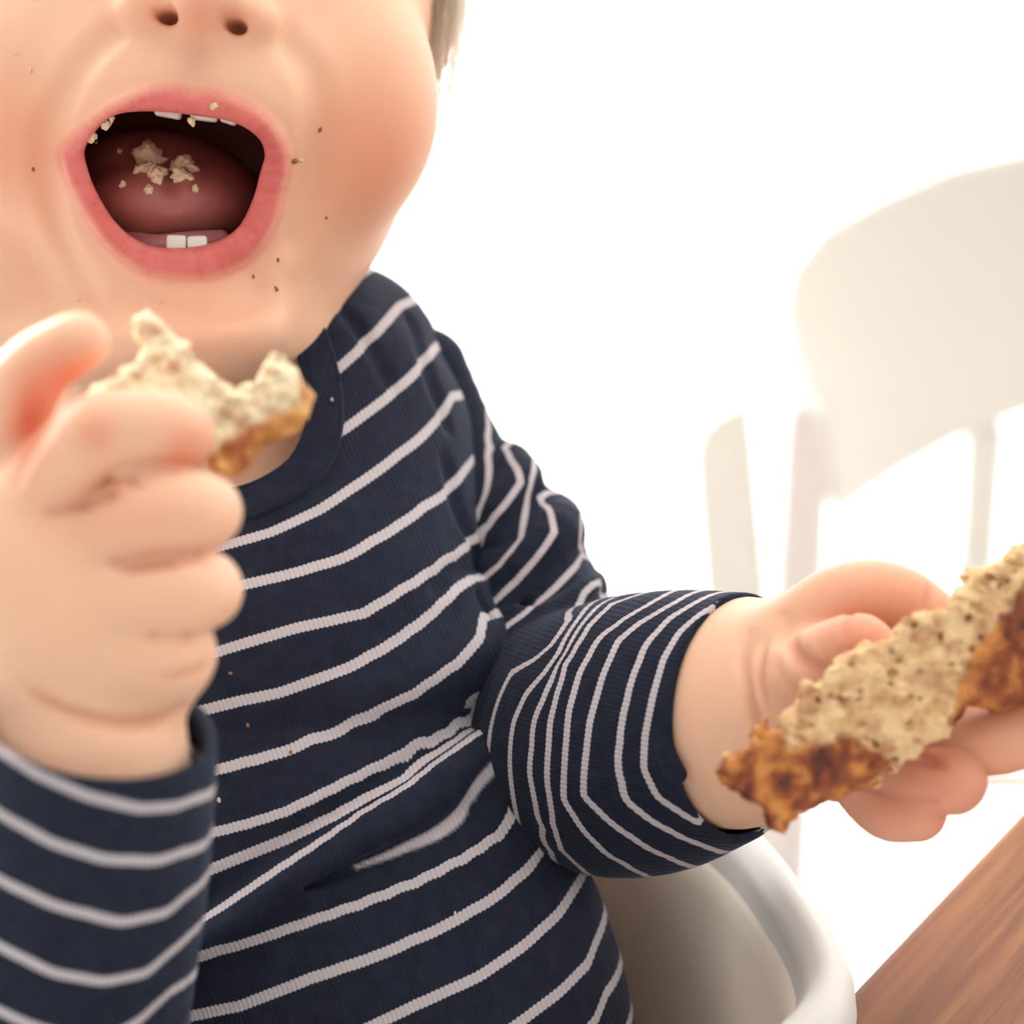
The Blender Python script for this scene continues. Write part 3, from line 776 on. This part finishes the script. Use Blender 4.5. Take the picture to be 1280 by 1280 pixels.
C1 = [(376, 462), (400, 480), (400, 530), (330, 570), (300, 620), (200, 620), (230, 570), (262, 565), (290, 545), (330, 530), (368, 510)]
small = bread('bread_piece', B1, lambda x, y: 51.1 + (x - 250) * 0.004 - (y - 500) * 0.003, 0.62, [C1],
              'small bitten bread slice with pale crumb pinched in the raised fist', light=(255, 240, 205), crust=((214, 148, 72), (170, 92, 40), (240, 190, 110)), amp=0.08, bias=0.08, lump=0.05)
small.name = 'bread_piece.001'

# ------------------------------------------------------------------ crumbs
CR1 = flat('crumb_brown', (0.38, 0.17, 0.06), 0.8, 900, 0.6, 0.3); CR2 = flat('crumb_pale', (0.92, 0.72, 0.48), 0.8, 900, 0.5, 0.5)
def crumb_mesh(name, seed, material):
    m = Model(); m.u(ell((0, 60, 0), (0.5, 0.42, 0.45)), 0)
    m.x(lambda P, d: (d + 0.28 * fbm((P + seed * 7) * 2.2, 3, seed)).astype(f32) * 0.7)
    V, F = polygonise(m, (-1, 59, -1), (1, 61, 1), 0.075)
    V = V - np.array([0, 60, 0]); me = bpy.data.meshes.new(name)
    me.from_pydata([tuple(v * 0.01) for v in V], [], [tuple(map(int, f)) for f in F]); me.materials.append(material)
    me.polygons.foreach_set('use_smooth', np.ones(len(me.polygons), bool)); return me
CM = {('b', i): crumb_mesh('crumb', i + 1, CR1) for i in range(2)}; CM.update({('p', i): crumb_mesh('crumb', i + 5, CR2) for i in range(3)})
full = Model()
def crumb(m, px, py, size, kind, label, group, off=0.0, d0=40):
    p = surf(m, px, py, d0=d0); p = p + np.array([0, off, 0])
    i = rng.randrange(2 if kind == 'b' else 3)
    o = bpy.data.objects.new('bread_crumb', CM[(kind, i)]); C.objects.link(o)
    o.location = to_world(p); s = R(size, 60) ; o.scale = (s, s * rng.uniform(.7, 1), s * rng.uniform(.7, 1.1)); o.rotation_euler = (rng.uniform(0, 6), rng.uniform(0, 6), rng.uniform(0, 6))
    tag(o, label, 'crumb', group); return o
crumb(body, 368, 202, 11, 'b', 'largest brown crumb just outside the corner of the mouth', None, d0=55)
crumb(body, 376, 200, 6, 'p', 'pale fleck touching the brown crumb beside the mouth corner', None, d0=55)
for px, py, s, l in [(400, 163, 6, 'small reddish crumb on the cheek above the mouth corner'), (408, 272, 4, 'tiny lone dark crumb in the middle of the cheek'),
                     (347, 325, 6, 'dark oval crumb below the right end of the lower lip'), (345, 361, 6, 'lowest orange crumb of the cluster beside the chin'),
                     (317, 345, 5, 'faint orange crumb just under the lower lip, left in its cluster'), (42, 212, 5, 'brown crumb on the cheek left of the mouth')]:
    crumb(body, px, py, s, 'b', l, None, d0=55)
for px, py, s, l in [(268, 133, 9, 'round white crumb on the upper lip'), (347, 172, 7, 'white crumb at the right end of the upper lip'),
                     (99, 375, 8, 'elongated white crumb on the chin above the thumb'), (21, 68, 7, 'pale crumb high on the left cheek'), (38, 88, 6, 'yellowish crumb on the left cheek beneath the pale one'),
                     (202, 376, 6, 'pale flake on the chin below the lower lip'), (114, 172, 17, 'pale crumb chunk stuck in the left mouth corner'), (131, 155, 13, 'pale crumb chunk on the upper lip edge near the left corner'),
                     (140, 148, 9, 'small crumb on the lip rim right of two larger crumb chunks'), (240, 151, 12, 'brownish crumb caught between the upper front teeth')]:
    crumb(body if py not in (151, 172, 155, 148) else face0, px, py, s, 'p', l, None, d0=55)
for k, (px, py, s) in enumerate([(172, 190, 14), (183, 200, 22), (176, 212, 14), (192, 214, 20), (186, 190, 16), (196, 200, 14), (198, 226, 11)]):
    crumb(tong, px, py, s * 1.5, 'p', 'soggy bread crumb in the larger clump on the tongue', 'larger crumb clump on the tongue', d0=58)
for k, (px, py, s) in enumerate([(219, 208, 16), (230, 206, 18), (240, 212, 13), (226, 220, 16), (236, 222, 11)]):
    crumb(tong, px, py, s * 1.5, 'p', 'soggy bread crumb in the smaller right-hand clump on the tongue', 'smaller crumb clump on the tongue', d0=58)
for px, py, s, l in [(153, 231, 11, 'leftmost small crumb on the tongue'), (186, 236, 12, 'small crumb on the tongue below the larger clump'), (244, 237, 10, 'rightmost small crumb on the tongue'), (150, 190, 9, 'faint crumb on the tongue left of the larger clump')]:
    crumb(tong, px, py, s, 'p', l, None, d0=58)
for px, py, s, l in [(287, 842, 6, 'orange crumb on the shirt chest right of the raised hand'), (310, 906, 5, 'orange crumb on navy cloth below the chest stripe'), (363, 941, 6, 'orange crumb lying on a pale belly stripe'),
                     (569, 1141, 5, 'pale fleck on the lower belly of the shirt'), (415, 500, 5, 'pale fleck on the shirt collar'), (274, 1000, 8, 'ochre crumb beside the edge of the raised sleeve')]:
    crumb(torso if px != 415 else collar, px, py, s, 'b' if 'orange' in l else 'p', l, None, d0=56)

# ------------------------------------------------------------------ generic mesh helpers (metres)
def box_mb(c, s, bev=0.0, rotz=0.0):
    import bmesh
    bm = bmesh.new(); bmesh.ops.create_cube(bm, size=1.0)
    for v in bm.verts: v.co = Vector((v.co.x * s[0], v.co.y * s[1], v.co.z * s[2]))
    if bev: bmesh.ops.bevel(bm, geom=bm.edges[:], offset=bev, segments=3, affect='EDGES', profile=0.5)
    bmesh.ops.rotate(bm, verts=bm.verts, cent=(0, 0, 0), matrix=Matrix.Rotation(rotz, 3, 'Z'))
    bmesh.ops.translate(bm, verts=bm.verts, vec=Vector(c)); return bm
def bmobj(name, bm, material, parent=None, smooth=False):
    me = bpy.data.meshes.new(name); bm.to_mesh(me); bm.free(); me.materials.append(material)
    if smooth: me.polygons.foreach_set('use_smooth', np.ones(len(me.polygons), bool))
    o = bpy.data.objects.new(name, me); C.objects.link(o)
    if parent: o.parent = parent
    return o
def extrude_outline(pts, t, bev=0.004):
    """outline in the local x-z plane, thickness t along y"""
    import bmesh
    bm = bmesh.new(); vs = [bm.verts.new((p[0], -t / 2, p[1])) for p in pts]; f = bm.faces.new(vs)
    r = bmesh.ops.extrude_face_region(bm, geom=[f]); nv = [g for g in r['geom'] if isinstance(g, bmesh.types.BMVert)]
    bmesh.ops.translate(bm, verts=nv, vec=(0, t, 0)); bmesh.ops.recalc_face_normals(bm, faces=bm.faces)
    eg = [e for e in bm.edges if len(e.link_faces) == 2 and e.calc_face_angle() > 1.0]
    if bev: bmesh.ops.bevel(bm, geom=eg, offset=bev, segments=2, affect='EDGES', profile=0.5)
    return bm

# ------------------------------------------------------------------ high chair tub
ZR = 0.715
# rim in plan (x, y): closed loop of the seat shell
RIM = closed([(0.0, 0.640), (0.040, 0.618), (0.066, 0.582), (0.078, 0.545), (0.0825, 0.518), (0.080, 0.500), (0.0705, 0.484), (0.050, 0.460), (0.015, 0.430), (-0.03, 0.400), (-0.12, 0.400), (-0.185, 0.43), (-0.21, 0.50), (-0.205, 0.57), (-0.17, 0.63), (-0.09, 0.655)], 8)
cen = RIM.mean(0)
def ring(off, z, sc=1.0):
    d = np.roll(RIM, -1, 0) - np.roll(RIM, 1, 0); n = np.stack([d[:, 1], -d[:, 0]], 1); n /= np.linalg.norm(n, axis=1)[:, None]
    if (n * (RIM - cen)).sum() < 0: n = -n
    P = cen + (RIM - cen) * sc + n * off
    return np.column_stack([P, np.full(len(P), z)])
prof = [(-0.010, ZR - 0.16, 0.80), (-0.0095, ZR - 0.13, 0.86), (-0.009, ZR - 0.08, 0.93), (-0.008, ZR - 0.04, 0.97), (-0.0075, ZR - 0.015, 1.0), (-0.006, ZR - 0.006, 1.0), (-0.003, ZR - 0.001, 1), (0.001, ZR + 0.001, 1), (0.005, ZR - 0.001, 1), (0.008, ZR - 0.006, 1), (0.009, ZR - 0.013, 1), (0.0085, ZR - 0.022, 1.0),
        (0.004, ZR - 0.024, 1.0), (-0.003, ZR - 0.022, 1.0), (-0.0045, ZR - 0.05, 0.97), (-0.005, ZR - 0.09, 0.935), (-0.006, ZR - 0.135, 0.865), (-0.007, ZR - 0.166, 0.81)]
rings = [ring(o, z, s) for o, z, s in prof]; n = len(RIM)
V = np.vstack(rings); F = []
for a in range(len(rings) - 1):
    for i in range(n): F.append((a * n + i, a * n + (i + 1) % n, (a + 1) * n + (i + 1) % n, (a + 1) * n + i))
F.append(tuple(range(n))[::-1]); F.append(tuple(range((len(rings) - 1) * n, len(rings) * n)))
hc = empty('high_chair', (cen[0], cen[1], 0)); tag(hc, 'white moulded plastic high chair shell around the seated child', 'high chair')
sh = mesh_obj('seat_shell', V, F, PLASTIC, hc, world=False)
for f in sh.data.polygons: f.use_smooth = len(f.vertices) == 4
import bmesh
bm = bmesh.new(); bm.from_mesh(sh.data); bmesh.ops.recalc_face_normals(bm, faces=bm.faces); bm.to_mesh(sh.data); bm.free()
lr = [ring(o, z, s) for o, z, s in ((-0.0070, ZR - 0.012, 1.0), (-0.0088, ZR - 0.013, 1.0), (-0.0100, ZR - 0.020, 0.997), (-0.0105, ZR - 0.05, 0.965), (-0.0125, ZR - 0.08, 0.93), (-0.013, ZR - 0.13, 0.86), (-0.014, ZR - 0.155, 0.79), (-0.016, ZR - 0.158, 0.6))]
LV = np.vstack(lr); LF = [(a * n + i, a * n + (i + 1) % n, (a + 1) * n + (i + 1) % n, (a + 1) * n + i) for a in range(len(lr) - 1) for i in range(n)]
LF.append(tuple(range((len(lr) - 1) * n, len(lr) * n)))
ln = mesh_obj('seat_inner_shade', LV, LF, INNER_SHADE, hc, world=False); ln['label'] = 'added beige layer coloured as the shaded inner wall'  # added layer; its colour stands in for the shell's shaded inner wall
METAL = flat('grey_metal', (0.6, 0.6, 0.62), 0.35, 50, 0.05, 0, Metallic=0.8)
for sx in (-1, 1):
    for sy in (-1, 1):
        a = Vector((sx * 0.07, sy * 0.06, ZR - 0.17)); b = Vector((sx * 0.12, sy * 0.13, 0.0)); d = b - a
        bm = bmesh.new(); bmesh.ops.create_cone(bm, cap_ends=True, segments=20, radius1=0.012, radius2=0.012, depth=d.length)
        bmesh.ops.rotate(bm, verts=bm.verts, cent=(0, 0, 0), matrix=d.to_track_quat('Z', 'Y').to_matrix()); bmesh.ops.translate(bm, verts=bm.verts, vec=(a + b) / 2)
        bmobj('leg', bm, METAL, hc, True)

# ------------------------------------------------------------------ table
ZT = 0.700
p1 = on_plane(1036, 1268, ZT); p2 = on_plane(1282, 1006, ZT)
d = (p2 - p1)[:2]; d /= np.linalg.norm(d); nrm = np.array([d[1], -d[0]])
def wood_material():
    m, nt, b = mat('wood', rough=0.55, Specular_IOR_Level=0.2)
    tc = nn(nt, 'ShaderNodeTexCoord'); mp = nn(nt, 'ShaderNodeMapping'); mp.inputs['Scale'].default_value = (1.0, 16, 16)
    nt.links.new(tc.outputs['Object'], mp.inputs[0])
    n1 = noise(nt, 5, 6, mp.outputs[0], 0.65); n2 = noise(nt, 26, 4, mp.outputs[0], 0.6)
    mp2 = nn(nt, 'ShaderNodeMapping'); mp2.inputs['Scale'].default_value = (2, 5, 5); nt.links.new(tc.outputs['Object'], mp2.inputs[0])
    n3 = noise(nt, 5, 3, mp2.outputs[0])
    r = nn(nt, 'ShaderNodeValToRGB'); e = r.color_ramp.elements
    e[0].position = 0.30; e[0].color = (0.07, 0.026, 0.018, 1); e[1].position = 0.68; e[1].color = (0.38, 0.175, 0.07, 1)
    x = e.new(0.48); x.color = (0.19, 0.072, 0.034, 1)
    nt.links.new(mth(nt, 'ADD', mth(nt, 'MULTIPLY', n1.outputs[0], 0.75), mth(nt, 'MULTIPLY', n2.outputs[0], 0.25)), r.inputs[0])
    c = mixc(nt, mth(nt, 'MULTIPLY_ADD', n3.outputs[0], 2.4, -1.0, clamp=True), r.outputs[0], (0.27, 0.105, 0.055))
    nt.links.new(c, b.inputs['Base Color']); bump(nt, b, n2.outputs[0], 0.15, 0.0006); return m
WOOD = wood_material()
tl, tw = 1.3, 0.8
mid = p1[:2] + d * (tl / 2 - 0.02) + nrm * tw / 2
tb = empty('dining_table', (mid[0], mid[1], 0)); tb.rotation_euler.z = math.atan2(d[1], d[0])
tag(tb, 'reddish brown wooden table with streaky grain beside the high chair', 'table')
o = bmobj('tabletop', box_mb((0, 0, ZT - 0.0175), (tl, tw, 0.035), 0.003), WOOD, tb)
for sx in (-1, 1):
    for sy in (-1, 1): bmobj('leg', box_mb((sx * (tl / 2 - 0.06), sy * (tw / 2 - 0.06), (ZT - 0.035) / 2), (0.06, 0.06, ZT - 0.035), 0.004), WOOD, tb)
for px, py, s, l in [(1050, 1270, 11, 'dark crumb on the nearest corner of the wooden table'), (1062, 1262, 7, 'small crumb on the table just right of the dark corner crumb')]:
    w = on_plane(px, py, ZT + 0.001); o = bpy.data.objects.new('bread_crumb', CM[('b', 0)]); C.objects.link(o); o.location = w; sc = R(s, 60) * .6; o.scale = (sc, sc, sc)
    tag(o, l, 'crumb')

# ------------------------------------------------------------------ background chairs
def world_at(px, py, D): return to_world(Q(px, py, D))
def chair_crest():
    D = 125.0
    base = world_at(1200, 900, D); e = empty('dining_chair', (base[0], base[1], 0))
    tag(e, 'blurred white wooden chair with a broad rounded crest rail', 'chair')
    def loc(px, py):
        # where the sight line meets the upright plane of this chair back
        w0 = np.array([0, 0, CAMZ]); dd = world_at(px, py, 100) - w0; t = (base[1] - w0[1]) / dd[1]; p = w0 + dd * t
        return (p[0] - base[0], p[2])
    out = [(1040, 640), (1030, 560), (1010, 500), (985, 440), (975, 380), (985, 330), (1020, 285), (1090, 245), (1180, 205), (1280, 183), (1420, 165), (1560, 183), (1660, 215), (1740, 260), (1790, 320), (1795, 400), (1765, 480),
           (1740, 560), (1720, 640), (1700, 600), (1640, 550), (1540, 510), (1400, 495), (1290, 505), (1200, 540), (1120, 585), (1070, 620)]
    bmobj('crest_rail', extrude_outline([loc(*p) for p in out], 0.022), CHAIRM, e)
    for px in (1012, 1745):
        a, b = loc(px - 27, 500), loc(px + 27, 500); bmobj('post', box_mb(((a[0] + b[0]) / 2, 0.0, (a[1]) / 2), (b[0] - a[0], 0.03, a[1]), 0.005), CHAIRM, e)
    for px in (1232, 1380, 1530):
        a, b = loc(px - 24, 530), loc(px + 24, 530); z0 = 0.42
        bmobj('slat', box_mb(((a[0] + b[0]) / 2, 0, (a[1] + z0) / 2), (b[0] - a[0], 0.014, a[1] - z0), 0.003), CHAIRM, e)
    x0, x1 = loc(985, 600)[0], loc(1772, 600)[0]
    bmobj('seat', box_mb(((x0 + x1) / 2, 0.19, 0.43), (x1 - x0, 0.36, 0.016), 0.006), CHAIRM, e)
    for px in (x0 + 0.03, x1 - 0.03): bmobj('leg', box_mb((px, 0.34, 0.21), (0.035, 0.035, 0.42), 0.004), CHAIRM, e)
    return e
chair_crest()
def chair_side():
    D = 112.0
    base = world_at(1008, 900, D); e = empty('dining_chair', (base[0], base[1], 0)); e.name = 'dining_chair.001'
    tag(e, 'white wooden chair seen nearly edge-on, left of the broad crest rail', 'chair')
    def loc(px, py):
        w0 = np.array([0, 0, CAMZ]); dd = world_at(px, py, 100) - w0; t = (base[1] - w0[1]) / dd[1]; p = w0 + dd * t
        return (p[0] - base[0], p[2])
    a, b = loc(982, 492), loc(1034, 492)
    pts = [(a[0], 0), (a[0], a[1] - 0.002), (a[0] + 0.006, a[1]), (b[0] - 0.012, a[1]), (b[0] - 0.003, a[1] - 0.006), (b[0], a[1] - 0.02), (b[0], 0)]
    bmobj('post', extrude_outline(pts, 0.03, 0.003), CHAIRM2, e)
    pts = [loc(*p) for p in [(884, 780), (876, 700), (868, 600), (866, 560), (872, 535), (890, 515), (915, 503), (935, 498), (942, 560), (952, 680), (960, 780), (985, 1250), (905, 1250)]]
    o = bmobj('back_panel', extrude_outline(pts, 0.02, 0.003), CHAIRM, e)
    zt = 0.42
    bmobj('seat', box_mb((-0.06, 0.2, zt), (0.055, 0.34, 0.016), 0.006), CHAIRM, e)
    for sx in (-0.075, -0.045): bmobj('leg', box_mb((sx, 0.34, zt / 2), (0.02, 0.03, zt), 0.004), CHAIRM, e)
    return e
chair_side()

# ------------------------------------------------------------------ room
def struct(name, bm, m):
    o = bmobj(name, bm, m); o['kind'] = 'structure'; return o
struct('floor', box_mb((0.5, 1.2, -0.02), (5.0, 5.6, 0.04)), FLOORM)
struct('wall_back', box_mb((0.5, 4.02, 1.3), (5.0, 0.04, 2.6)), WALLM)
struct('baseboard_back', box_mb((0.5, 3.99, 0.05), (5.0, 0.02, 0.1), 0.003), CHAIRM)
struct('wall_right', box_mb((2.98, 1.2, 1.3), (0.04, 5.6, 2.6)), WALLM)
struct('ceiling', box_mb((0.5, 1.2, 2.62), (5.0, 5.6, 0.04)), WALLM)
# left wall with a large window opening
wx = -2.0
def wallpiece(n_, y0, y1, z0, z1): return box_mb((wx, (y0 + y1) / 2, (z0 + z1) / 2), (0.08, y1 - y0, z1 - z0))
bmw = bmesh.new()
for y0, y1, z0, z1 in ((-1.6, -0.9, 0, 2.6), (3.7, 4.0, 0, 2.6), (-0.9, 3.7, 0, 0.6), (-0.9, 3.7, 2.45, 2.6)):
    t = wallpiece('', y0, y1, z0, z1); me = bpy.data.meshes.new('t'); t.to_mesh(me); t.free(); bmw.from_mesh(me)
struct('wall_left', bmw, WALLM)
bmw = bmesh.new()
for y0, y1, z0, z1 in ((-0.9, -0.84, .6, 2.45), (3.64, 3.7, .6, 2.45), (1.37, 1.43, .6, 2.45), (-0.84, 3.64, .6, .66), (-0.84, 3.64, 2.39, 2.45)):
    t = wallpiece('', y0, y1, z0, z1); me = bpy.data.meshes.new('t'); t.to_mesh(me); t.free(); bmw.from_mesh(me)
struct('window_1', bmw, CHAIRM)

# ------------------------------------------------------------------ light
def area(name, loc, target, size, energy, col=(1, 1, 1), size_y=None):
    l = bpy.data.lights.new(name, 'AREA'); l.energy = energy; l.color = col; l.shape = 'RECTANGLE'; l.size = size; l.size_y = size_y or size
    o = bpy.data.objects.new(name, l); C.objects.link(o); o.location = loc
    o.rotation_euler = (Vector(target) - Vector(loc)).to_track_quat('-Z', 'Y').to_euler(); return o
area('window_daylight', (-2.1, 2.8, 1.45), (-0.1, 0.7, 0.9), 1.9, 320, (1.0, 0.98, 0.96), 1.8)
area('added_wall_fill', (0.6, 2.7, 2.5), (0.6, 4.4, 0.9), 3.0, 130, (1.0, 0.99, 0.97), 0.6)  # added unseen lamp, aimed to brighten the back wall only
w = bpy.data.worlds.new('World'); bpy.context.scene.world = w; w.use_nodes = True
w.node_tree.nodes['Background'].inputs[0].default_value = (1.0, 0.985, 0.96, 1); w.node_tree.nodes['Background'].inputs[1].default_value = 0.85

# ------------------------------------------------------------------ camera
cam = bpy.data.cameras.new('camera'); cam.lens = 80; cam.sensor_width = 36; cam.clip_start = 0.05
co = bpy.data.objects.new('camera', cam); C.objects.link(co); co.location = (0, 0, CAMZ); co.rotation_euler = (math.pi / 2 - PITCH, 0, 0)
cam.dof.use_dof = True; cam.dof.focus_distance = 0.605; cam.dof.aperture_fstop = 6.3
sc = bpy.context.scene; sc.camera = co
sc.view_settings.view_transform = 'Standard'; sc.view_settings.look = 'None'; sc.view_settings.gamma = 1; sc.view_settings.use_curve_mapping = False
sc.view_settings.exposure = -0.50
print('script', round(time.time() - T0, 1))
